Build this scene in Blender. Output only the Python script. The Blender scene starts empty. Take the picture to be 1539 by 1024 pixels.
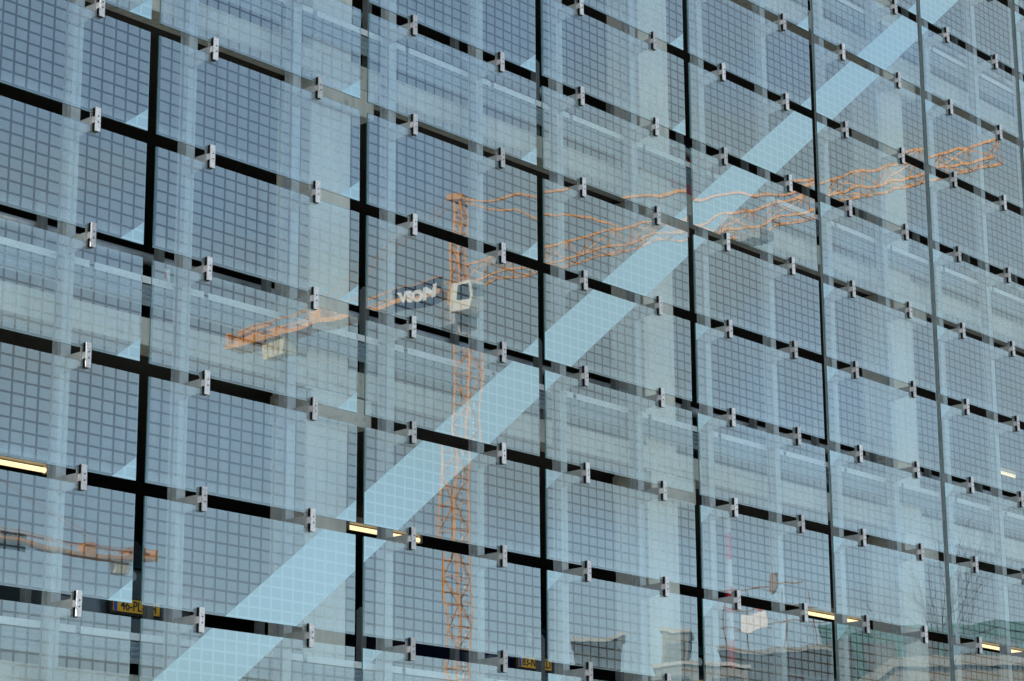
import bpy, math, random
from mathutils import Vector, Matrix
C = bpy.context.scene.collection
sc = bpy.context.scene
R = math.radians
random.seed(7)

# ------------------------------------------------------------------ camera
F_PX = 3639.726
YAW, PITCH, ROLL = 0.872240, 0.252110, -0.006305
CAM = Vector((-12.8248, -14.7678, -6.8214))
fw = Vector((math.sin(YAW)*math.cos(PITCH), math.cos(YAW)*math.cos(PITCH), math.sin(PITCH)))
rr = Vector((math.cos(YAW), -math.sin(YAW), 0)); uu = rr.cross(fw)
RX = rr*math.cos(ROLL) + uu*math.sin(ROLL); UX = uu*math.cos(ROLL) - rr*math.sin(ROLL)
cd = bpy.data.cameras.new('camera'); cam = bpy.data.objects.new('camera', cd); C.objects.link(cam)
cd.sensor_fit = 'HORIZONTAL'; cd.sensor_width = 36.0; cd.lens = F_PX/1539.0*36.0
cd.clip_start = 0.1; cd.clip_end = 3000
m = Matrix((RX, UX, -fw)).transposed().to_4x4(); m.translation = CAM
cam.matrix_world = m
sc.camera = cam
def px(p):
    d = Vector(p) - CAM; w = d.dot(fw)
    return 769.5 + F_PX*d.dot(RX)/w, 512 - F_PX*d.dot(UX)/w
def in_frame(p, pad=0):
    x, y = px(p); return -pad < x < 1539+pad and -pad < y < 1024+pad

# ------------------------------------------------------------------ light
SUN = Vector((-0.84, 0.22, 0.50)).normalized()
ELEV = math.asin(SUN.z); ROT = math.atan2(SUN.x, SUN.y)
sd = bpy.data.lights.new('sun', 'SUN'); sd.energy = 3.4; sd.angle = R(0.55); sd.color = (1.0, 0.93, 0.82)
so = bpy.data.objects.new('sun', sd); C.objects.link(so)
so.rotation_euler = SUN.to_track_quat('Z', 'Y').to_euler(); so.location = (-40, 20, 40)
w = bpy.data.worlds.new('World'); sc.world = w; w.use_nodes = True
wn, wl = w.node_tree.nodes, w.node_tree.links
bg = wn['Background']; bg.inputs[1].default_value = 0.115
sky = wn.new('ShaderNodeTexSky'); sky.sky_type = 'NISHITA'; sky.sun_disc = False
sky.sun_elevation = ELEV; sky.sun_rotation = ROT; sky.dust_density = 2.0
tc = wn.new('ShaderNodeTexCoord'); mp = wn.new('ShaderNodeMapping'); mp.inputs['Scale'].default_value = (1, 1, 2.2)
nz = wn.new('ShaderNodeTexNoise'); nz.inputs['Scale'].default_value = 4.2; nz.inputs['Detail'].default_value = 5; nz.inputs['Roughness'].default_value = 0.5
mr = wn.new('ShaderNodeMapRange'); mr.inputs[1].default_value = 0.43; mr.inputs[2].default_value = 0.60; mr.inputs[3].default_value = 0.05; mr.inputs[4].default_value = 0.88
mx = wn.new('ShaderNodeMix'); mx.data_type = 'RGBA'; mx.inputs['B'].default_value = (2.5, 2.95, 3.0, 1)
wl.new(tc.outputs['Generated'], mp.inputs[0]); wl.new(mp.outputs[0], nz.inputs['Vector']); wl.new(nz.outputs[0], mr.inputs[0])
wl.new(mr.outputs[0], mx.inputs['Factor']); wl.new(sky.outputs[0], mx.inputs['A']); wl.new(mx.outputs['Result'], bg.inputs[0])
sc.view_settings.view_transform = 'Standard'; sc.view_settings.look = 'None'
sc.view_settings.exposure = 1.6; sc.view_settings.gamma = 1.0
sc.render.engine = 'CYCLES'
sc.cycles.max_bounces = 8; sc.cycles.diffuse_bounces = 4; sc.cycles.glossy_bounces = 4
sc.cycles.transparent_max_bounces = 16; sc.cycles.transmission_bounces = 4
sc.cycles.caustics_reflective = False; sc.cycles.caustics_refractive = False
sc.cycles.use_denoising = True; sc.cycles.sample_clamp_indirect = 6.0

# ------------------------------------------------------------------ materials
class NT:
    def __init__(s, name):
        s.m = bpy.data.materials.new(name); s.m.use_nodes = True
        s.n = s.m.node_tree.nodes; s.l = s.m.node_tree.links
        s.out = s.n['Material Output']; s.p = s.n['Principled BSDF']
    def new(s, t, **k):
        x = s.n.new(t)
        for a, b in k.items(): setattr(x, a, b)
        return x
    def link(s, a, b): s.l.new(a, b)
    def val(s, x, v):
        if hasattr(v, 'links') or isinstance(v, bpy.types.NodeSocket): s.l.new(v, x)
        else: x.default_value = v
    def math(s, op, a, b=0.0, c=0.0):
        x = s.new('ShaderNodeMath', operation=op)
        s.val(x.inputs[0], a); s.val(x.inputs[1], b); s.val(x.inputs[2], c)
        return x.outputs[0]
    def mix(s, f, a, b):
        x = s.new('ShaderNodeMix', data_type='RGBA')
        s.val(x.inputs['Factor'], f); s.val(x.inputs['A'], a); s.val(x.inputs['B'], b)
        return x.outputs['Result']
    def noise(s, vec, scale, detail=3, rough=0.5, dim='3D', w=None):
        x = s.new('ShaderNodeTexNoise', noise_dimensions=dim)
        if vec is not None: s.l.new(vec, x.inputs['Vector'])
        if w is not None: s.l.new(w, x.inputs['W'])
        x.inputs['Scale'].default_value = scale; x.inputs['Detail'].default_value = detail; x.inputs['Roughness'].default_value = rough
        return x
    def rng(s, v, a, b, c, d):
        x = s.new('ShaderNodeMapRange'); s.val(x.inputs[0], v)
        for i, q in enumerate((a, b, c, d)): x.inputs[i+1].default_value = q
        return x.outputs[0]

def simple(name, col, rough=0.6, metal=0.0, var=0.12, scale=6.0, spec=0.5, emit=None):
    t = NT(name); p = t.p
    tcn = t.new('ShaderNodeTexCoord'); nn = t.noise(tcn.outputs['Object'], scale, 4, 0.6)
    f = t.rng(nn.outputs[0], 0.3, 0.7, 0.0, 1.0)
    a = tuple(c*(1-var) for c in col) + (1,); b = tuple(min(1, c*(1+var)) for c in col) + (1,)
    t.link(t.mix(f, a, b), p.inputs['Base Color'])
    p.inputs['Roughness'].default_value = rough; p.inputs['Metallic'].default_value = metal
    p.inputs['Specular IOR Level'].default_value = spec
    if emit:
        p.inputs['Emission Color'].default_value = emit[0] + (1,); p.inputs['Emission Strength'].default_value = emit[1]
    return t.m

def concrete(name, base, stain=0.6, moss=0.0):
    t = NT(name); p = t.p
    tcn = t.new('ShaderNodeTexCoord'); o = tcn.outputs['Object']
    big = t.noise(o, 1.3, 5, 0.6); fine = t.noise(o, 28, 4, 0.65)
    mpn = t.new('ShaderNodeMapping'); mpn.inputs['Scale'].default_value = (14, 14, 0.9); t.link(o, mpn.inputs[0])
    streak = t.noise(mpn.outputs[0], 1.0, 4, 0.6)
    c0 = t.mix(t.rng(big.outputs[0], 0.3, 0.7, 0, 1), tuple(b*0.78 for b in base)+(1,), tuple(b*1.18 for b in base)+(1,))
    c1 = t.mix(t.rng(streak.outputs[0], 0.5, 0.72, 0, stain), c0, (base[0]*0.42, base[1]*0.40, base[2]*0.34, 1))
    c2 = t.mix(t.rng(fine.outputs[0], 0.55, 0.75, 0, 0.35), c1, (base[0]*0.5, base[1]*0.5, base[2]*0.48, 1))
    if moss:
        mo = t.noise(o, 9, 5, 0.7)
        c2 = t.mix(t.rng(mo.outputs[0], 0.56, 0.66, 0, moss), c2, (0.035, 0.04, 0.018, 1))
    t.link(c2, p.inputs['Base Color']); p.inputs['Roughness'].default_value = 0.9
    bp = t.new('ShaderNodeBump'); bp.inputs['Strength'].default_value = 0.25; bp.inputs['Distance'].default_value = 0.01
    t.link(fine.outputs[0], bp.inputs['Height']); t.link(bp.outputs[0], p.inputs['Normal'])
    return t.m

W, GX, GY = 2.58247, 0.10626, 0.11172
PW, PH = W-GX, 1-GY
def glass(name, band):
    """printed glass: a grid of dotted ceramic squares on clear glass, mirror-like outside face"""
    t = NT(name); t.n.remove(t.p)
    tcn = t.new('ShaderNodeTexCoord'); o = tcn.outputs['Object']
    sp = t.new('ShaderNodeSeparateXYZ'); t.link(o, sp.inputs[0]); X, Z = sp.outputs[0], sp.outputs[2]
    info = t.new('ShaderNodeObjectInfo'); rnd = info.outputs['Random']
    fu = t.math('FRACT', t.math('ADD', t.math('DIVIDE', t.math('SUBTRACT', X, 0.0117), 0.1303), 8.0))
    fv = t.math('FRACT', t.math('ADD', t.math('DIVIDE', t.math('SUBTRACT', PH-0.0845, Z), 0.0989), 8.0))
    du = t.math('SUBTRACT', 0.5, t.math('ABSOLUTE', t.math('SUBTRACT', fu, 0.5)))   # distance from the line, in cells
    dv = t.math('SUBTRACT', 0.5, t.math('ABSOLUTE', t.math('SUBTRACT', fv, 0.5)))
    cell = t.math('MULTIPLY', t.math('GREATER_THAN', du, 0.082), t.math('GREATER_THAN', dv, 0.094))
    s1 = t.math('SINE', t.math('MULTIPLY', fu, 2*math.pi*4.5)); s2 = t.math('SINE', t.math('MULTIPLY', fv, 2*math.pi*3.5))
    dot = t.math('GREATER_THAN', t.math('MULTIPLY', s1, s2), 0.55)
    wv = t.noise(o, 7, 4, 0.6, '4D', t.math('MULTIPLY', rnd, 50))
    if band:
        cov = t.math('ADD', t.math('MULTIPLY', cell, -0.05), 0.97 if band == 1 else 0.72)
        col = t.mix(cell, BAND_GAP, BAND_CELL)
    else:
        cov = t.math('MULTIPLY', cell, t.math('SUBTRACT', CELL_COV, t.math('MULTIPLY', dot, 0.10)))
        cov = t.math('ADD', cov, t.math('MULTIPLY', t.math('SUBTRACT', 1.0, cell), t.math('MULTIPLY', rnd, LINE_COV*2)))
        # cover rising towards the lower edge of the pane, and faint runs
        edge_cov = t.rng(Z, 0.0, 0.13, 0.22, 0.0)
        edge_cov = t.math('MULTIPLY', edge_cov, t.rng(wv.outputs[0], 0.3, 0.7, 0.5, 1.2))
        film = t.math('MULTIPLY', t.rng(wv.outputs[0], 0.5, 0.8, 0.0, 0.05), 1.0)
        cov = t.math('MINIMUM', t.math('ADD', t.math('ADD', cov, edge_cov), film), 1.0)
        mps = t.new('ShaderNodeMapping'); mps.inputs['Scale'].default_value = (11, 1, 0.5); t.link(o, mps.inputs[0])
        runs = t.noise(mps.outputs[0], 1.0, 4, 0.6, '4D', t.math('MULTIPLY', rnd, 70))
        cov = t.math('MINIMUM', t.math('ADD', cov, t.rng(runs.outputs[0], 0.5, 0.8, 0.0, 0.11)), 1.0)
        col = FRIT
    # slow waviness of heat-strengthened glass
    n1 = t.noise(o, WAVE_SCALE, 1.5, 0.45, '4D', t.math('MULTIPLY', rnd, 90))
    vs = t.new('ShaderNodeVectorMath', operation='SUBTRACT'); t.link(n1.outputs['Color'], vs.inputs[0]); vs.inputs[1].default_value = (0.5, 0.5, 0.5)
    vm = t.new('ShaderNodeVectorMath', operation='MULTIPLY'); t.link(vs.outputs[0], vm.inputs[0]); vm.inputs[1].default_value = (WAVE*0.42, 0, WAVE)
    geo = t.new('ShaderNodeNewGeometry')
    va = t.new('ShaderNodeVectorMath', operation='ADD'); t.link(geo.outputs['Normal'], va.inputs[0]); t.link(vm.outputs[0], va.inputs[1])
    vn = t.new('ShaderNodeVectorMath', operation='NORMALIZE'); t.link(va.outputs[0], vn.inputs[0])
    gl = t.new('ShaderNodeBsdfGlossy'); gl.inputs['Roughness'].default_value = 0.0; t.link(vn.outputs[0], gl.inputs['Normal'])
    gl.inputs['Color'].default_value = (0.97, 1.0, 1.0, 1)
    fr = t.new('ShaderNodeFresnel'); fr.inputs['IOR'].default_value = GLASS_IOR
    rf = t.math('MULTIPLY', fr.outputs[0], t.math('SUBTRACT', 1.0, geo.outputs['Backfacing']))
    tr = t.new('ShaderNodeBsdfTransparent'); tr.inputs[0].default_value = TINT
    df = t.new('ShaderNodeBsdfDiffuse'); t.val(df.inputs['Color'], col)
    mb = t.new('ShaderNodeMixShader'); t.link(cov, mb.inputs[0]); t.link(tr.outputs[0], mb.inputs[1]); t.link(df.outputs[0], mb.inputs[2])
    mo = t.new('ShaderNodeMixShader'); t.link(rf, mo.inputs[0]); t.link(mb.outputs[0], mo.inputs[1]); t.link(gl.outputs[0], mo.inputs[2])
    t.link(mo.outputs[0], t.out.inputs[0])
    return t.m
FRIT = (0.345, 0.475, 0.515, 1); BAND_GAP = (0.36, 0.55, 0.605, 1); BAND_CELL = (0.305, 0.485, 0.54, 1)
TINT = (0.86, 0.93, 0.94, 1); CELL_COV, LINE_COV = 0.395, 0.03
WAVE, WAVE_SCALE, GLASS_IOR = 0.0115, 1.5, 2.0
def clear_back():
    t = NT('glass_inner_face'); t.n.remove(t.p)
    tr = t.new('ShaderNodeBsdfTransparent'); tr.inputs[0].default_value = (0.97, 0.99, 0.985, 1)
    t.link(tr.outputs[0], t.out.inputs[0]); return t.m
M = {}
M['grid'] = glass('printed_glass_grid', 0)
M['band'] = glass('printed_glass_band', 1)
M['thin'] = glass('printed_glass_thin_band', 2)
M['back'] = clear_back()
M['edge'] = simple('glass_cut_edge', (0.07, 0.19, 0.19), 0.2, 0, 0.1)
M['galv'] = simple('galvanised_steel', (0.40, 0.43, 0.44), 0.5, 0.2, 0.18, 9)
def worn_clamp():
    t = NT('clamp_steel'); info = t.new('ShaderNodeObjectInfo'); tcn = t.new('ShaderNodeTexCoord')
    nn = t.noise(tcn.outputs['Object'], 60, 4, 0.65, '4D', t.math('MULTIPLY', info.outputs['Random'], 30))
    f = t.math('MULTIPLY', t.rng(nn.outputs[0], 0.35, 0.65, 0.62, 1.12), t.rng(info.outputs['Random'], 0, 1, 0.62, 1.08))
    t.link(t.mix(f, (0.03, 0.03, 0.032, 1), (0.72, 0.72, 0.73, 1)), t.p.inputs['Base Color'])
    t.p.inputs['Roughness'].default_value = 0.5; t.p.inputs['Metallic'].default_value = 0.1
    return t.m
M['clamp'] = worn_clamp()
M['rubber'] = simple('black_rubber', (0.004, 0.004, 0.0045), 0.85, spec=0.15)
M['bolt'] = simple('dark_bolt', (0.05, 0.05, 0.055), 0.5, 0.3)
M['rail'] = simple('rail_steel', (0.36, 0.43, 0.49), 0.45, 0.4, 0.2, 7)
M['lip'] = simple('rail_lip_steel', (0.66, 0.69, 0.70), 0.5, 0.0, 0.10, 7)
M['post'] = simple('guard_post_paint', (0.105, 0.11, 0.11), 0.6, 0.0, 0.2, 8)
M['pipe'] = simple('pipe_steel', (0.30, 0.32, 0.34), 0.4, 0.4, 0.25, 9)
M['conc'] = concrete('weathered_concrete', (0.56, 0.55, 0.50), 0.55, 0.35)
M['conc_col'] = concrete('column_concrete', (0.64, 0.63, 0.57), 0.30, 0.0)
M['conc_dark'] = concrete('shade_toned_concrete', (0.042, 0.037, 0.030), 0.4, 0.0)  # interior concrete coloured near black, its shade put into the base colour
M['tube'] = simple('lit_tube', (0.9, 0.85, 0.7), 0.4, 0, 0.02, 3, 0.5, ((1.0, 0.76, 0.42), 0.45))
M['lamp'] = simple('lamp_housing', (0.5, 0.5, 0.48), 0.5)
M['pave'] = concrete('paving', (0.27, 0.265, 0.25), 0.3, 0.0)
M['orange'] = simple('crane_orange_paint', (0.66, 0.28, 0.045), 0.5, 0.0, 0.22, 1.2)
M['rust'] = simple('rusty_steel', (0.22, 0.12, 0.06), 0.8, 0, 0.2, 1)
M['cream'] = simple('cab_cream_paint', (0.80, 0.77, 0.66), 0.4, 0, 0.06, 1)
M['darkglass'] = simple('dark_window_glass', (0.02, 0.03, 0.035), 0.08, 0, 0.1, 1, 0.8)
M['cw'] = concrete('counterweight_concrete', (0.62, 0.55, 0.38), 0.3)
M['navy'] = simple('banner_navy', (0.012, 0.022, 0.06), 0.8, 0, 0.15, 1)
M['white'] = simple('white_paint', (0.80, 0.80, 0.80), 0.6, 0, 0.05, 2)
M['red'] = simple('red_paint', (0.55, 0.03, 0.03), 0.5)
M['brightred'] = simple('signal_red', (0.75, 0.015, 0.04), 0.45, 0, 0.05)
M['grey'] = simple('grey_steel', (0.25, 0.26, 0.27), 0.5, 0.3)
M['teal'] = simple('teal_cladding', (0.008, 0.090, 0.082), 0.35, 0, 0.2, 0.4)
M['offwhite'] = simple('off_white_trim', (0.42, 0.41, 0.37), 0.8, 0, 0.1, 1)
M['beige'] = simple('beige_render', (0.20, 0.18, 0.145), 0.85, 0, 0.12, 0.5)
M['palewall'] = simple('pale_wall', (0.24, 0.235, 0.21), 0.85, 0, 0.1, 0.5)
M['roofdark'] = simple('dark_cladding', (0.010, 0.014, 0.015), 0.5, 0, 0.15, 0.6)
M['bark'] = simple('bare_bark', (0.05, 0.042, 0.035), 0.9, 0, 0.2, 5)
M['tyre'] = simple('tyre_rubber', (0.02, 0.02, 0.02), 0.85)
M['rim'] = simple('alloy_rim', (0.45, 0.46, 0.47), 0.35, 0.7)
M['yellow'] = simple('plate_yellow', (0.78, 0.40, 0.012), 0.45, 0, 0.04)
M['black'] = simple('black_lettering', (0.01, 0.01, 0.01), 0.6)
M['blue'] = simple('plate_blue', (0.01, 0.06, 0.35), 0.5)
M['tail'] = simple('tail_light_red', (0.06, 0.004, 0.005), 0.2, 0, 0.1, 6, 0.7)
M['chrome'] = simple('bright_trim', (0.8, 0.8, 0.82), 0.15, 0.9, 0.05)
def paint(n, c): return simple('car_paint_'+n, c, 0.25, 0.2, 0.05, 2, 0.6)
CARP = {'grey': paint('grey', (0.10, 0.12, 0.135)), 'navy': paint('navy', (0.012, 0.018, 0.05)), 'red': paint('red', (0.30, 0.012, 0.015)),
        'silver': paint('silver', (0.45, 0.47, 0.49)), 'black': paint('black', (0.015, 0.015, 0.017))}

# ------------------------------------------------------------------ mesh helpers
class MB:
    def __init__(s): s.v, s.f, s.mi = [], [], []
    def add(s, vs, fs, mi=0):
        b = len(s.v); s.v += [tuple(v) for v in vs]; s.f += [tuple(b+i for i in f) for f in fs]; s.mi += [mi]*len(fs); return s
    def box(s, x0, x1, y0, y1, z0, z1, mi=0):
        vs = [(x, y, z) for z in (z0, z1) for y in (y0, y1) for x in (x0, x1)]
        return s.add(vs, [(0,2,3,1), (4,5,7,6), (0,1,5,4), (2,6,7,3), (0,4,6,2), (1,3,7,5)], mi)
    def bar(s, a, b, r, n=4, r2=None, mi=0):
        a, b = Vector(a), Vector(b); d = (b-a).normalized()
        u = d.orthogonal().normalized() if abs(d.z) > 0.99 else d.cross(Vector((0,0,1))).normalized()
        v = d.cross(u); r2 = r if r2 is None else r2; vs = []
        for p, q in ((a, r), (b, r2)):
            for k in range(n):
                t = 2*math.pi*(k+0.5)/n; vs.append(p + u*q*math.cos(t) + v*q*math.sin(t))
        fs = [(k, (k+1) % n, n+(k+1) % n, n+k) for k in range(n)] + [tuple(range(n-1, -1, -1)), tuple(range(n, 2*n))]
        return s.add(vs, fs, mi)
    def prism(s, prof, axis, a, b, mi=0):
        """extrude a closed 2D profile along an axis; profile lies in the two remaining axes"""
        n = len(prof); vs = []
        for q in (a, b):
            for (p0, p1) in prof:
                vs.append({'x': (q, p0, p1), 'y': (p0, q, p1), 'z': (p0, p1, q)}[axis])
        fs = [(k, (k+1) % n, n+(k+1) % n, n+k) for k in range(n)] + [tuple(range(n-1, -1, -1)), tuple(range(n, 2*n))]
        return s.add(vs, fs, mi)
    def build(s, name, mats, parent=None, loc=(0,0,0), smooth=False, bevel=0.0):
        me = bpy.data.meshes.new(name); me.from_pydata(s.v, [], s.f)
        mats = mats if isinstance(mats, (list, tuple)) else [mats]
        for q in mats: me.materials.append(q)
        for p, i in zip(me.polygons, s.mi): p.material_index = i; p.use_smooth = smooth
        me.update()
        import bmesh
        bm = bmesh.new(); bm.from_mesh(me); bmesh.ops.recalc_face_normals(bm, faces=bm.faces); bm.to_mesh(me); bm.free()
        o = bpy.data.objects.new(name, me); C.objects.link(o); o.location = loc
        if parent: o.parent = parent
        if bevel:
            b = o.modifiers.new('bevel', 'BEVEL'); b.width = bevel; b.segments = 2; b.limit_method = 'ANGLE'
        return o
def tag(o, label=None, cat=None, group=None, kind=None):
    if label: o['label'] = label
    if cat: o['category'] = cat
    if group: o['group'] = group
    if kind: o['kind'] = kind
    return o
def empty(name, loc=(0,0,0), rz=0.0):
    o = bpy.data.objects.new(name, None); C.objects.link(o); o.location = loc; o.rotation_euler = (0, 0, rz); o.empty_display_size = 0.2
    return o
def copy_tree(o, parent=None):
    c = o.copy(); C.objects.link(c)
    if parent: c.parent = parent
    for ch in list(o.children): copy_tree(ch, c)
    return c
def lettering(name, text, size, mat, parent, loc, rot=(R(90), 0, 0), extrude=0.002, bold=0.0, sx=1.0):
    cu = bpy.data.curves.new(name, 'FONT'); cu.body = text; cu.size = size; cu.extrude = extrude; cu.offset = bold
    cu.align_x = 'CENTER'; cu.align_y = 'CENTER'
    t = bpy.data.objects.new(name, cu); C.objects.link(t)
    bpy.context.view_layer.update()
    me = bpy.data.meshes.new_from_object(t.evaluated_get(bpy.context.evaluated_depsgraph_get()))
    bpy.data.objects.remove(t); me.name = name; me.materials.clear(); me.materials.append(mat)
    o = bpy.data.objects.new(name, me); C.objects.link(o); o.location = loc; o.rotation_euler = rot; o.scale = (sx, 1, 1)
    if parent: o.parent = parent
    return o
ORD = ['first', 'second', 'third', 'fourth', 'fifth', 'sixth', 'seventh', 'eighth', 'ninth', 'tenth', 'eleventh', 'twelfth', 'thirteenth', 'fourteenth', 'fifteenth', 'sixteenth', 'seventeenth', 'eighteenth', 'nineteenth', 'twentieth']

# ------------------------------------------------------------------ ground
GZ = -8.5
g = MB().box(-1500, 1500, -1500, 1500, GZ-0.5, GZ).build('ground', M['pave']); tag(g, kind='structure')

# ------------------------------------------------------------------ the car park
FP = 3.055                                   # floor to floor
def ft(k): return -1.43 + FP*k               # top of slab k
X0, X1, Y0, Y1 = -3.1, 32.0, 0.53, 17.0
KMIN, KMAX = -2, 3
bld = tag(empty('parking_garage', (0, 0, GZ)), 'multi storey concrete car park standing behind the hung glass panels', 'building')
def bpart(mb, name, mat, bevel=0.0):
    o = mb.build(name, mat, bld, (0, 0, -GZ), False, bevel); return o
for k in range(KMIN+1, KMAX+1):
    zt = ft(k)
    bpart(MB().box(X0, X1, Y0, Y0+0.30, zt-0.245, zt), 'slab_edge_beam', M['conc'], 0.008)
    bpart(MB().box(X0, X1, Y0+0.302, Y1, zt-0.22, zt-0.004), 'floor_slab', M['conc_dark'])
bpart(MB().box(X0-0.2, X1, Y0+0.1, Y1, ft(KMAX)+0.01, ft(KMAX)+1.0), 'roof_parapet', M['conc'])
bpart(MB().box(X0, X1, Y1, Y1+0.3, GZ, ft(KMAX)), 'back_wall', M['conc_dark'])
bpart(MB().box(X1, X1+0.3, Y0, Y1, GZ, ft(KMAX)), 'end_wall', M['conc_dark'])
bpart(MB().box(X0-0.26, X0-0.01, 0.9, Y1, GZ, ft(KMAX)), 'end_wall', M['conc_dark'])  # unseen wall, added and set back to limit sun entering this end
COLX = [2.47 + 2*W*i for i in range(-1, 6)]
first_col = {}
for k in range(KMIN, KMAX):
    z0, z1 = (ft(k) if k > KMIN else GZ), ft(k+1)-0.247
    for cx in COLX:
        if cx < X0: continue
        if k not in first_col:
            c = bpart(MB().box(0, 0.55, 0.535, 0.985, z0, z1), 'column', M['conc_col'], 0.012); first_col[k] = c
            h = MB().box(-0.002, 0.80, 0.47, 1.01, z1-0.30, z1-0.03).build('capital', M['conc'], c, (0, 0, 0), False, 0.01)
            c.location.x = cx
        else:
            c = first_col[k].copy(); C.objects.link(c); c.location.x = cx
            h = first_col[k].children[0].copy(); C.objects.link(h); h.parent = c
# inner rows of columns, dim in the background
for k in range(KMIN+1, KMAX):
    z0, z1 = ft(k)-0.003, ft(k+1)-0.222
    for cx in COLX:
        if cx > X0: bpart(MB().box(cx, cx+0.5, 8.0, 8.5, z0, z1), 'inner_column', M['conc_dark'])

# lit tubes under the slabs
LAMPS = [(2.0, 3.13, 0, 'lit fluorescent tube at left edge above the number plate'), (7.62, 8.95, 0, 'lit fluorescent tube just left of the lattice crane reflection'),
         (17.45, 19.1, 0, 'lit fluorescent tube low on the right beside a dark seam'), (22.55, 24.2, 0, 'lit fluorescent tube in the lower right corner'),
         (23.4, 24.2, 1, 'short lit fluorescent tube at right edge, one storey above the others')]
for (a, b, k, lab) in LAMPS:
    zc = ft(k)-0.22
    t = tag(empty('fluorescent_lamp', (a, 5.0, zc)), lab, 'lamp', 'lit tubes inside the car park')
    MB().box(0, b-a, -0.07, 0.07, -0.075, -0.004).build('housing', M['lamp'], t)
    MB().bar((0.03, 0, -0.13), (b-a-0.03, 0, -0.13), 0.028, 10).build('tube', M['tube'], t, smooth=True)
    e = MB()
    for xx in (0.0, b-a-0.04): e.box(xx, xx+0.04, -0.03, 0.03, -0.17, -0.075)
    e.build('socket', M['lamp'], t)

# ------------------------------------------------------------------ steel posts carrying the glass
BX0, BP = 0.765, W/2
beams = [BX0 + BP*k for k in range(-2, 13)]
ZB0, ZB1 = -7.0, 9.5
vis_b = [x for x in beams if any(in_frame((x, 0.35, z/4.0)) for z in range(-24, 30))]
proto = None
for bx in beams:
    if proto is None:
        t = empty('steel_post', (bx, 0.305, ZB0))
        MB().box(-0.05, 0.05, 0, 0.012, 0, ZB1-ZB0).build('front_flange', M['galv'], t)
        MB().box(-0.006, 0.006, 0.0121, 0.0999, 0, ZB1-ZB0).build('web', M['galv'], t)
        MB().box(-0.05, 0.05, 0.10, 0.112, 0, ZB1-ZB0).build('rear_flange', M['galv'], t)
        s = MB()
        for yy, xx in ((0.0125, -0.028), (0.0125, 0.022)): s.box(xx, xx+0.006, yy, yy+0.014, 0, ZB1-ZB0)
        s.build('gasket_strip', M['rail'], t)
        proto = t
    else:
        t = copy_tree(proto); t.location = (bx, 0.305, ZB0)
    if bx in vis_b:
        i = vis_b.index(bx); tag(t, 'upright galvanised I-beam post behind the glass, %s from the left' % ORD[i], 'post', 'I-beam posts behind the glass')
    else: tag(t, 'upright galvanised I-beam post just beyond the edge of the view', 'post', 'I-beam posts beyond the view')

# ------------------------------------------------------------------ guard rails at each floor edge
for k in range(-1, 3):
    zf = ft(k); zs = zf + 0.325
    nm = {-1: 'lowest', 0: 'second lowest', 1: 'second highest', 2: 'highest'}[k]
    t = tag(empty('guardrail', (0, 0, zf)), 'corrugated steel guardrail with pale top lip, %s of the storeys in view' % nm, 'guardrail', 'guardrails on the floor edges')
    n = 0
    for kk in range(-4, 22):
        x = 1.12 + BP*kk
        if x < X0+0.1 or x > 25: continue
        a, b = x+0.012, x+BP-0.012
        wb = MB(); prof = []; z = zs-0.06
        front = []
        for q in range(17):
            zz = zs-0.055-q*0.19/16; yy = 0.445 + 0.016*math.cos(q*math.pi*0.5)
            front.append((yy, zz))
        prof = front + [(yy+0.008, zz) for (yy, zz) in reversed(front)]
        o = wb.prism(prof, 'x', a, b).build('rail_section', M['rail'], t, (0, 0, -zf))
        MB().prism([(0.425, zs-0.060), (0.425, zs), (0.485, zs+0.004), (0.485, zs-0.004), (0.433, zs-0.010), (0.433, zs-0.060)], 'x', a, b-0.03).build('rail_lip', M['lip'], o, (0, 0, 0))
        MB().box(b-0.02, b+0.06, 0.463, 0.475, zs-0.24, zs-0.02).build('splice_plate', M['rail'], o, (0, 0, 0))
    px0 = None
    for kk in range(-2, 14):
        x = -0.63 + BP*kk
        if x < X0+0.15 or any(cx-0.06 < x < cx+0.61 for cx in COLX): continue
        h = 0.85
        if px0 is None:
            px0 = MB().prism([(0.515, 0), (0.515, h-0.05), (0.545, h), (0.59, h-0.03), (0.59, 0)], 'x', -0.030, 0.030).build('guard_post', M['post'], t, (x, 0, 0), False, 0.004)
        else:
            c = px0.copy(); C.objects.link(c); c.location.x = x
    xs = [X0+0.05] + sorted([c for c in COLX if c > X0]) + [25]
    for i in range(len(xs)-1 if k >= 0 else 0):
        a = xs[i] + (0.56 if i else 0); b = xs[i+1]-0.01
        MB().bar((a, 0.68, 0.575), (b, 0.68, 0.575), 0.052, 14).build('guard_pipe', M['pipe'], t, (0, 0, 0), True)

# small floor sign hung on the guard pipe
t = tag(empty('floor_sign', (0.735, 0.60, -1.0)), 'small white sign with red 0-A lettering on a guard pipe', 'sign')
MB().box(-0.10, 0.10, 0, 0.004, -0.075, 0.075).build('plate', M['white'], t)
lettering('lettering', '0-A', 0.115, M['red'], t, (0, -0.003, 0), bold=0.002, sx=0.85)

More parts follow.
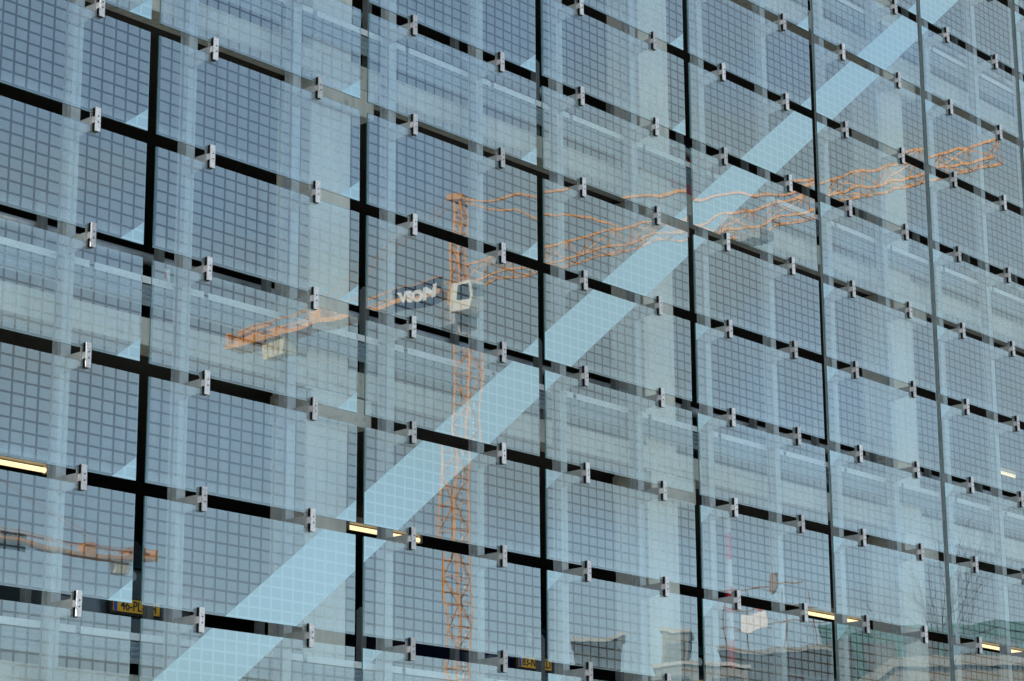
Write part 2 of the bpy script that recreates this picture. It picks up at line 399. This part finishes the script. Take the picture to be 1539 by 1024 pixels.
# ------------------------------------------------------------------ glass panels
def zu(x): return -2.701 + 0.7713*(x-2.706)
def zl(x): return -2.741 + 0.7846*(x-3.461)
def clip(poly, fn):
    out = []
    for i in range(len(poly)):
        a, b = poly[i], poly[(i+1) % len(poly)]; fa, fb = fn(a), fn(b)
        if fa >= 0: out.append(a)
        if (fa >= 0) != (fb >= 0):
            t = fa/(fa-fb); out.append((a[0]+(b[0]-a[0])*t, a[1]+(b[1]-a[1])*t))
    return out
TH = 0.014
def pane_mesh(polys, name):
    mb = MB()
    for poly, mi in polys:
        if len(poly) > 2: mb.add([(x, 0, z) for x, z in poly], [tuple(range(len(poly)))], mi)
    mb.add([(0, TH, 0), (PW, TH, 0), (PW, TH, PH), (0, TH, PH)], [(0, 3, 2, 1)], 3)
    e = [(0,0,0), (PW,0,0), (PW,0,PH), (0,0,PH), (0,TH,0), (PW,TH,0), (PW,TH,PH), (0,TH,PH)]
    mb.add(e, [(0,4,5,1), (1,5,6,2), (2,6,7,3), (3,7,4,0)], 2)
    me = bpy.data.meshes.new(name); me.from_pydata(mb.v, [], mb.f)
    for q in ('grid', 'band', 'edge', 'back', 'thin'): me.materials.append(M[q])
    for p, i in zip(me.polygons, mb.mi): p.material_index = i
    me.update(); return me
FULL = [(0, 0), (PW, 0), (PW, PH), (0, PH)]
sl = 0.195/0.252
f1 = lambda p: p[1] - sl*(p[0]-(PW-0.252)); f2 = lambda p: (PH-0.195) + sl*p[0] - p[1]
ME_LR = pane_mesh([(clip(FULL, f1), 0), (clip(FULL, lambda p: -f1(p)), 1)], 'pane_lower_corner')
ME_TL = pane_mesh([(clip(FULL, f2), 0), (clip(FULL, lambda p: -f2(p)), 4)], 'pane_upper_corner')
panes = []
for i in range(-2, 8):
    for j in range(-9, 7):
        x, z = W*i + GX, -float(j)
        pts = [(x+PW*a/8, 0, z+PH*b/6) for a in range(9) for b in range(7)]
        if not any(in_frame(p) for p in pts):
            if not any(in_frame(p, 110) for p in pts): continue
            vis = False
        else: vis = True
        panes.append((i, j, x, z, vis))
cols = sorted({p[0] for p in panes if p[4]})
SHOWN = {"the crane cab": (690, 458), "the crane's tip": (1470, 225), "the crane's top": (690, 300), "the counterweight": (405, 500)}
def inside(q, x, z):
    c = [px((x, 0, z)), px((x+PW, 0, z)), px((x+PW, 0, z+PH)), px((x, 0, z+PH))]
    sg = [(c[(k+1) % 4][0]-c[k][0])*(q[1]-c[k][1])-(c[(k+1) % 4][1]-c[k][1])*(q[0]-c[k][0]) for k in range(4)]
    return all(v < 0 for v in sg) or all(v > 0 for v in sg)
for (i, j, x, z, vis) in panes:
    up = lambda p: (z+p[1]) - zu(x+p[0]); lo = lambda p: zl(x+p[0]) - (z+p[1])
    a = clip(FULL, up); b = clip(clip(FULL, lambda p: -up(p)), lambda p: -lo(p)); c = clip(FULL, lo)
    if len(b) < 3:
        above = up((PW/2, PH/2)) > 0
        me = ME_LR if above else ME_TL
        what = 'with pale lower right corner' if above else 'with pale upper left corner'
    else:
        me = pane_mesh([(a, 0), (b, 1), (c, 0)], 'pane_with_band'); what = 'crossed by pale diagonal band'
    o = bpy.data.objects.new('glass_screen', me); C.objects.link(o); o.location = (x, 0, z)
    rnd = random.Random(i*131+j*17+5)
    o.rotation_euler = (rnd.gauss(0, 0.0022), 0, rnd.gauss(0, 0.0009))
    if vis:
        ci = cols.index(i); rows = sorted(p[1] for p in panes if p[0] == i and p[4])
        feat = [n for n, q in SHOWN.items() if abs(q[0]-px((x+PW/2, 0, z+PH/2))[0]) < 400 and inside(q, x, z)]
        if feat: lab = 'gridded glass panel reflecting %s, %s column from left, %s from top' % (feat[0], ORD[ci], ORD[rows.index(j)])
        else: lab = 'gridded glass panel %s, %s column from left, %s from top' % (what, ORD[ci], ORD[rows.index(j)])
        tag(o, lab, 'glass panel', 'gridded glass panels of the facade')
    else: tag(o, 'gridded glass panel just beyond the edge of the view', 'glass panel', 'glass panels beyond the view')

# ------------------------------------------------------------------ clamps in the open joints
def make_clamp():
    t = empty('glass_clamp', (0, 0, 0))
    MB().box(-0.027, 0.027, -0.043, -0.030, -0.104, 0.104).build('clamp_plate', M['clamp'], t, bevel=0.003)
    for a, b in ((-0.102, -0.03), (0.03, 0.102)):
        MB().box(-0.0255, 0.0255, -0.0299, -0.0005, a, b).build('rubber_pad', M['rubber'], t)
    MB().box(-0.017, 0.017, -0.0298, 0.0215, -0.0295, 0.0295).build('spacer_block', M['clamp'], t)
    MB().box(-0.026, 0.026, 0.0217, 0.034, -0.085, 0.085).build('inner_plate', M['galv'], t)
    a = MB(); a.prism([(0.0345, -0.058), (0.0345, 0.052), (0.304, 0.045), (0.304, -0.098)], 'x', 0.012, 0.028)
    a.build('arm', M['galv'], t)
    for zz in (-0.024, 0.026):
        MB().bar((0.0, -0.0425, zz), (0.0, -0.048, zz), 0.0065, 8).build('bolt', M['bolt'], t)
    return t
cl = None; clamps = []
for bx in beams:
    for j in range(-9, 7):
        p = (bx-0.045, 0, -float(j)-0.060)
        if in_frame(p, 14): clamps.append((bx, j, p, True))
        elif in_frame(p, 150): clamps.append((bx, j, p, False))
for (bx, j, p, vis) in clamps:
    if cl is None: cl = make_clamp(); o = cl
    else: o = copy_tree(cl)
    r2 = random.Random(int(bx*100)+j*7)
    o.location = (p[0]+r2.gauss(0, 0.004), 0, p[2]+r2.gauss(0, 0.004)); o.rotation_euler = (0, r2.gauss(0, 0.012), 0)
    if vis:
        rows = sorted(q[1] for q in clamps if q[0] == bx and q[3])
        pos = sorted({q[0] for q in clamps if q[3]}).index(bx)
        tag(o, 'small steel clamp, %s from the top on the %s post from left' % (ORD[rows.index(j)], ORD[pos]), 'clamp', 'steel clamps holding the glass panels')
    else: tag(o, 'steel clamp just beyond the edge of the view', 'clamp', 'clamps beyond the view')

# ------------------------------------------------------------------ parked cars
def make_car(col, name='parked_car'):
    t = empty(name)
    # stations along y, rear bumper at y=0; ring: half widths and heights
    st = [(0.00, 0.36, 0.55, 0.62, 0.66, 0.70, 0.60), (0.06, 0.24, 0.78, 0.80, 0.86, 0.80, 0.70), (0.22, 0.20, 0.86, 0.87, 0.98, 0.84, 0.74),
          (0.36, 0.20, 0.87, 0.88, 1.02, 1.20, 0.66), (0.72, 0.20, 0.88, 0.89, 0.98, 1.44, 0.60), (1.60, 0.20, 0.88, 0.89, 0.95, 1.50, 0.60),
          (2.45, 0.20, 0.88, 0.89, 0.92, 1.40, 0.58), (3.10, 0.20, 0.88, 0.89, 0.92, 0.98, 0.72), (3.75, 0.20, 0.85, 0.86, 0.82, 0.86, 0.68), (4.08, 0.24, 0.78, 0.79, 0.66, 0.70, 0.60), (4.15, 0.34, 0.62, 0.66, 0.56, 0.58, 0.50)]
    vs, fs = [], []
    for (y, zb, wb, wm, zm, zt, wt) in st:
        h = [(wb*0.92, zb), (wb, zb+0.12), (wm, zm*0.75), (wm*0.985, zm), (wt+0.04, zt-0.05), (wt*0.8, zt)]
        ring = [(x, y, z) for x, z in h] + [(-x, y, z) for x, z in reversed(h)]
        vs += ring
    n = 12
    for i in range(len(st)-1):
        for k in range(n): fs.append((i*n+k, i*n+(k+1) % n, (i+1)*n+(k+1) % n, (i+1)*n+k))
    fs += [tuple(range(n)), tuple((len(st)-1)*n+k for k in reversed(range(n)))]
    b = MB().add(vs, fs).build('body', CARP[col], t, smooth=True)
    b.modifiers.new('subsurf', 'SUBSURF').levels = 1; b.modifiers['subsurf'].render_levels = 1
    # rear window, windscreen and side glass, proud of the body
    MB().add([(-0.62, 0.27, 1.06), (0.62, 0.27, 1.06), (0.52, 0.56, 1.37), (-0.52, 0.56, 1.37)], [(0, 1, 2, 3)]).add([(-0.62, 0.31, 1.06), (0.62, 0.31, 1.06), (0.52, 0.60, 1.36), (-0.52, 0.60, 1.36)], [(3, 2, 1, 0)]).build('rear_window', M['darkglass'], t)
    MB().add([(-0.70, 3.06, 1.02), (0.70, 3.06, 1.02), (0.54, 2.53, 1.39), (-0.54, 2.53, 1.39)], [(0, 1, 2, 3)]).build('windscreen', M['darkglass'], t)
    for s in (-1, 1):
        MB().add([(s*0.885, 0.75, 1.02), (s*0.89, 2.75, 0.98), (s*0.66, 2.35, 1.36), (s*0.665, 0.95, 1.40)], [(0, 1, 2, 3)]).build('side_window', M['darkglass'], t)
        MB().prism([(-0.03, 0.70), (0.20, 0.72), (0.25, 1.00), (0.10, 0.98), (0.0, 0.86)], 'x', s*0.60, s*0.845).build('tail_light', M['tail'], t, bevel=0.01)
        MB().prism([(4.02, 0.56), (4.14, 0.58), (4.04, 0.72), (3.85, 0.74)], 'x', s*0.45, s*0.74).build('headlight', M['chrome'], t, bevel=0.01)
        for yy in (0.80, 3.38):
            wh = MB().bar((s*0.72, yy, 0.31), (s*0.90, yy, 0.31), 0.31, 20).build('wheel', M['tyre'], t, smooth=False)
            MB().bar((s*0.895, yy, 0.31), (s*0.91, yy, 0.31), 0.20, 14).build('rim', M['rim'], wh)
    MB().prism([(-0.04, 0.30), (-0.06, 0.42), (-0.05, 0.56), (0.12, 0.58), (0.12, 0.28)], 'x', -0.76, 0.76).build('rear_bumper', CARP[col], t, bevel=0.02)
    MB().bar((0, -0.005, 0.93), (0, 0.05, 0.93), 0.045, 16).build('badge', M['grey'], t)
    return t
def add_plate(t, txt):
    pl = MB().box(-0.26, 0.26, -0.075, -0.062, 0.60, 0.71).build('number_plate', M['yellow'], t)
    MB().box(-0.258, -0.222, -0.0775, -0.0752, 0.602, 0.708).build('blue_band', M['blue'], pl)
    MB().box(-0.29, 0.29, -0.061, -0.02, 0.58, 0.73).build('plate_recess', M['black'], pl)
    lettering('lettering', txt, 0.118, M['black'], pl, (0.02, -0.0765, 0.653), bold=0.0012, sx=0.86)
CARS = [('grey', 0.95, 1.10, -1, '46-PL-TH', 'dark grey car with yellow 46-P plate at lower left'),
        ('navy', 6.38, 1.15, -1, '83-NK-ZD', 'dark blue car showing a yellow plate low beside the third seam'),
        ('black', 9.30, 1.10, -1, '27-LX-GB', 'black car with red tail light low on the right'),
        ('silver', 12.3, 1.20, -1, '61-RV-DH', 'silver car on the lowest storey at far right'),
        ('black', 5.05, 5.50, 0, '19-TF-RN', 'black car nose out behind the pipe rail under the crane cab reflection'),
        ('silver', 8.10, 5.50, 0, '52-SG-PK', 'silver car behind the rail right of the pale band'),
        ('navy', 10.75, 5.50, 0, '74-HD-VL', 'dark blue car behind the rail near the fourth seam'),
        ('grey', 12.95, 5.50, 0, '38-JB-XT', 'grey car behind the rail between the right seams'),
        ('red', 10.2, 1.30, 1, '95-NZ-SF', 'dark red car on the upper storey above the crane jib reflection')]
carp = {}
for (col, x, y, k, plate, lab) in CARS:
    if col not in carp: o = make_car(col); carp[col] = o; base = list(o.children)
    else:
        src = carp[col]; o = src.copy(); C.objects.link(o)
        for ch in src.children:
            if not ch.name.startswith('number_plate'): copy_tree(ch, o)
    o.location = (x, y, ft(k)); o.rotation_euler = (0, 0, math.pi if y > 5 else 0); tag(o, lab, 'car', 'cars parked inside')
    add_plate(o, plate)

# red and white marker pole inside the lowest storey
t = tag(empty('marker_pole', (10.05, 1.2, ft(-1))), 'red and white striped pole between floor and ceiling, low on the right', 'pole')
zz = 0.0; q = 0
while zz < 2.78:
    MB().bar((0, 0, zz), (0, 0, min(zz+0.31, 2.80)), 0.045, 12).build('band', M['brightred'] if q % 2 else M['white'], t, smooth=False); zz += 0.312; q += 1

# ------------------------------------------------------------------ what stands opposite and shows in the glass
def lattice(mb, p0, p1, corners0, corners1, n, rc, rb, cross=True):
    """chords between two cross sections (lists of offsets) with n bays of bracing"""
    p0, p1 = Vector(p0), Vector(p1); k = len(corners0)
    def pt(c, t): return p0.lerp(p1, t) + Vector(corners0[c]).lerp(Vector(corners1[c]), t)
    for c in range(k): mb.bar(pt(c, 0), pt(c, 1), rc)
    for i in range(n):
        t0, t1 = i/n, (i+1)/n
        for c in range(k):
            d = (c+1) % k
            mb.bar(pt(c, t0), pt(d, t0), rb)
            if (i+c) % 2: mb.bar(pt(c, t0), pt(d, t1), rb)
            else: mb.bar(pt(d, t0), pt(c, t1), rb)
            if cross: mb.bar(pt(c, (t0+t1)/2), pt(d, (t0+t1)/2), rb*0.7)
    for c in range(k): mb.bar(pt(c, 1), pt((c+1) % k, 1), rb)
def make_crane():
    H = 43.6                                       # jib height above the ground
    t = empty('tower_crane')
    s = 0.56; sq = [(s, s, 0), (-s, s, 0), (-s, -s, 0), (s, -s, 0)]
    m1 = MB(); lattice(m1, (0, 0, 0.4), (0, 0, H-2.6), sq, sq, 26, 0.085, 0.042); m1.build('mast', M['orange'], t)
    MB().box(-2.6, 2.6, -2.6, 2.6, 0, 0.4).build('footing', M['cw'], t)
    MB().bar((0, 0, H-2.6), (0, 0, H-1.9), 1.15, 20).box(-0.9, 0.9, -0.9, 0.9, H-1.9, H-1.3).build('slewing_ring', M['grey'], t)
    a = 0.42; b = 0.30
    m2 = MB(); lattice(m2, (0, 0, H-1.3), (0, 0, H+6.2), [(a, a, 0), (-a, a, 0), (-a, -a, 0), (a, -a, 0)], [(b, b, 0), (-b, b, 0), (-b, -b, 0), (b, -b, 0)], 7, 0.10, 0.055)
    m2.box(-0.7, 0.7, -0.5, 0.5, H+6.2, H+6.6); m2.build('tower_head', M['orange'], t)
    m3 = MB(); tri0 = [(0, 0, 1.45), (0, 0.72, 0), (0, -0.72, 0)]; tri1 = [(0, 0, 1.05), (0, 0.6, 0), (0, -0.6, 0)]
    lattice(m3, (0.9, 0, H), (39.5, 0, H), tri0, tri1, 22, 0.095, 0.04, False); m3.build('jib', M['orange'], t)
    m4 = MB(); lattice(m4, (-0.9, 0, H-0.1), (-21, 0, H-0.1), [(0, 0.7, 0), (0, -0.7, 0)], [(0, 0.7, 0), (0, -0.7, 0)], 12, 0.22, 0.08, False)
    m4.box(-21, -0.9, -0.75, 0.75, H-0.24, H-0.12); m4.box(-21, -20.7, -0.75, 0.75, H-0.1, H+1.0); m4.box(-19.5, -16.5, -0.7, -0.55, H+0.55, H+0.85); m4.box(-19.5, -16.5, 0.55, 0.7, H+0.55, H+0.85); m4.box(-20.2, -17.2, -0.5, 0.5, H, H+0.55)
    for y in (-0.72, 0.72):
        m4.bar((-0.9, y, H+0.85), (-20.5, y, H+0.85), 0.06)
        for q in range(14): m4.bar((-1.0-q*1.5, y, H-0.1), (-1.0-q*1.5, y, H+0.85), 0.03)
    m4.box(-12.6, -11.4, -0.7, 0.7, H, H+1.0); m4.build('counter_jib', M['orange'], t)
    w1 = MB()
    for q in range(4): w1.box(-17.0+q*0.5, -16.6+q*0.5, -0.55, 0.55, H-1.5, H-0.25)
    w1.build('counterweight', M['cw'], t)
    cabin = MB().prism([(0.85, H-2.1), (2.40, H-2.1), (2.65, H-1.2), (2.55, H-0.12), (0.85, H-0.12)], 'y', 0.35, 1.65).build('cab', M['cream'], t, bevel=0.06)
    MB().prism([(1.45, H-1.35), (2.45, H-1.35), (2.50, H-1.0), (2.42, H-0.32), (1.45, H-0.32)], 'y', 1.645, 1.67).build('window', M['darkglass'], cabin)
    MB().prism([(2.66, H-1.15), (2.68, H-1.15), (2.60, H-0.35), (2.58, H-0.35)], 'y', 0.5, 1.5).build('window', M['darkglass'], cabin)
    tb = MB(); tb.bar((0.3, 0, H+6.4), (27.5, 0, H+1.35), 0.11, 6); tb.bar((0.3, 0, H+6.2), (13.5, 0, H+1.45), 0.08, 6)
    for y in (-0.5, 0.5): tb.bar((-0.3, y*0.6, H+6.4), (-16.0, y, H+0.1), 0.026, 6)
    tb.build('tie_bar', M['orange'], t)
    MB().box(23.2, 24.8, -0.75, 0.75, H-0.75, H-0.25).bar((23.4, -0.7, H-0.2), (23.4, 0.7, H-0.2), 0.16, 8).bar((24.6, -0.7, H-0.2), (24.6, 0.7, H-0.2), 0.16, 8).build('trolley', M['grey'], t)
    hk = MB()
    for q in (-0.25, 0.25): hk.bar((24+q, 0, H-0.7), (24+q*0.5, 0, 22.6), 0.018, 4)
    hk.build('hoist_rope', M['grey'], t)
    MB().prism([(23.8, 22.6), (24.2, 22.6), (24.15, 21.8), (24.0, 21.5), (23.85, 21.8)], 'y', -0.12, 0.12).build('hook_block', M['rust'], t, bevel=0.04)
    bn = MB().box(-5.2, -0.8, 0.80, 0.84, H-0.85, H+0.80).build('banner', M['navy'], t)
    l = lettering('lettering', 'VSON', 1.05, M['white'], bn, (-2.95, 0.87, H-0.02), (R(90), 0, R(180)), 0.01, 0.07, 1.0)
    l.scale = (-1.25, 1, 1)
    MB().bar((-0.3, -0.95, 6), (-0.3, -0.95, H-7), 0.05, 6).build('power_cable', M['white'], t)
    return t
cr = make_crane(); cr.location = (99.8, -84.3, GZ); cr.rotation_euler = (0, 0, R(91.4))
tag(cr, 'orange tower crane with cream cab and navy banner, mirrored in the glass at centre', 'crane', 'orange tower cranes')
c2 = copy_tree(cr); c2.location = (136.2, -179.2, GZ); c2.rotation_euler = (0, 0, R(187))
tag(c2, 'farther orange tower crane whose counter jib is mirrored at lower left', 'crane', 'orange tower cranes')

def oriented(name, p0, p1, depth, z0, z1, label, cat, wall, roofm, win=None, storeys=4, bays=5, cap=0.4):
    """a block whose face to the car park runs p0 -> p1"""
    p0, p1 = Vector((p0[0], p0[1], 0)), Vector((p1[0], p1[1], 0)); L = (p1-p0).length
    ang = math.atan2(p1.y-p0.y, p1.x-p0.x)
    t = tag(empty(name, (p0.x, p0.y, z0), ang), label, cat); h = z1-z0
    # local: x along the face, -y away from it (the face looks to +y)
    MB().box(0, L, -depth, 0, 0, h-cap).build('wall', M[wall], t)
    MB().box(-0.15, L+0.15, -depth-0.15, 0.15, h-cap, h).build('roof', M[roofm], t)
    if win:
        sh, bw = (h-cap-1.0)/storeys, L/bays
        for r in range(storeys):
            for b in range(bays):
                f = MB().box(b*bw+bw*0.12, (b+1)*bw-bw*0.12, 0.002, 0.06, 1.0+r*sh+sh*0.15, 1.0+r*sh+sh*0.85).build('window', M['white'] if win == 'w' else M['roofdark'], t)
                MB().box(b*bw+bw*0.16, (b+1)*bw-bw*0.16, 0.061, 0.07, 1.0+r*sh+sh*0.20, 1.0+r*sh+sh*0.80).build('pane', M['darkglass'], f)
    return t
oriented('stair_tower', (96.8, -72.3), (98.4, -70.2), 4, GZ, 11.3, 'narrow dark stair tower with pale roof edge', 'building', 'roofdark', 'offwhite', 'd', 6, 2, 0.22)
oriented('lift_tower', (103.7, -71.5), (104.6, -70.0), 3, GZ, 12.0, 'narrow beige lift tower with white roof edge', 'building', 'beige', 'offwhite', 'd', 6, 1, 0.2)
oriented('apartment_block', (67.6, -45.0), (69.6, -42.0), 8, GZ, 5.0, 'pale apartment block with stacked balconies', 'building', 'beige', 'offwhite', 'd', 4, 2, 0.15)
bd = oriented('office_building', (93.4, -60.3), (96.6, -55.4), 9, GZ, 9.4, 'dark glass office building with open steel roof frame', 'building', 'roofdark', 'palewall', 'd', 5, 4, 0.25)
fr_ = MB(); L = 5.85
for zz, e in ((0.9, 0.5), (1.9, -0.2), (3.0, -1.0)): fr_.bar((0.3, 0.2, 17.9+zz), (L+e, 0.2, 17.9+zz+0.5), 0.045)
for xx in (0.4, 1.8, 3.6, 5.2): fr_.bar((xx, 0.2, 17.9), (xx, 0.2, 21.0), 0.035)
fr_.build('roof_frame', M['rust'], bd)
sg = MB().box(1.4, 2.7, 0.3, 0.45, 18.8, 19.7).build('roof_sign', M['white'], bd)
MB().prism([(2.3, 19.9), (3.1, 20.4), (3.1, 20.0), (2.5, 19.7)], 'y', 0.46, 0.5).build('red_mark', M['red'], sg)
oriented('teal_building', (113.2, -66.5), (124.0, -47.5), 18, GZ, 13.3, 'long teal clad office building with dark window bands', 'building', 'teal', 'teal', 'd', 5, 9, 0.5)
pv = tag(empty('pavilion', (45.6, -23.6, GZ), math.atan2(7.2, 4.6)), 'low beige pavilion with a sloping roof edge', 'building')
MB().prism([(0, 0), (8.6, 0), (8.6, 9.6), (2.6, 9.7), (0.2, 7.9)], 'y', -6, 0).build('wall', M['beige'], pv)
MB().prism([(-0.2, 7.7), (0.2, 7.95), (2.6, 9.75), (8.8, 9.65), (8.8, 9.9), (2.55, 10.05), (-0.2, 8.0)], 'y', -6.2, 0.2).build('roof', M['palewall'], pv)
for q in range(4):
    f = MB().box(0.8+q*2.0, 2.3+q*2.0, 0.002, 0.06, 3.2, 7.0).build('window', M['roofdark'], pv); MB().box(0.95+q*2.0, 2.15+q*2.0, 0.061, 0.07, 3.4, 6.8).build('pane', M['darkglass'], f)

def bare_tree(loc, h, seed, label):
    rnd = random.Random(seed); t = tag(empty('bare_tree', loc), label, 'tree', 'bare trees opposite the facade')
    tr = MB(); cr_ = MB()
    def grow(p, d, ln, r, lv):
        n = 4; q = p
        for s in range(n):
            b = 0.03 if lv == 0 else 0.11; d = (d + Vector((rnd.gauss(0, b), rnd.gauss(0, b), rnd.gauss(0.04, .06)))).normalized()
            e = q + d*ln/n; ra, rb = r*(1-0.6*s/n), r*(1-0.6*(s+1)/n)
            (tr if lv == 0 else cr_).bar(q, e, ra, 5 if lv < 2 else 3, rb)
            if lv < 4 and (lv > 0 or s > 0):
                for _ in range(2 if lv < 3 else 1):
                    a = rnd.uniform(0, 6.283); sp = rnd.uniform(0.28, 0.58)
                    u = d.orthogonal().normalized(); v = d.cross(u)
                    nd = (d*math.cos(sp) + (u*math.cos(a)+v*math.sin(a))*math.sin(sp)).normalized()
                    grow(e, nd, ln*rnd.uniform(0.42, 0.62), rb*0.62, lv+1)
            q = e
    grow(Vector((0, 0, 0)), Vector((0, 0, 1)), h*0.58, h*0.011, 0)
    tr.build('trunk', M['bark'], t); cr_.build('crown', M['bark'], t)
bare_tree((60.4, -28.4, GZ), 15.6, 3, 'tall bare tree with upright branches')
bare_tree((64.2, -27.9, GZ), 12.6, 5, 'bare spreading tree beside the tall one')
bare_tree((38.0, -17.2, GZ), 9.2, 8, 'small bare tree in front of the pavilion')
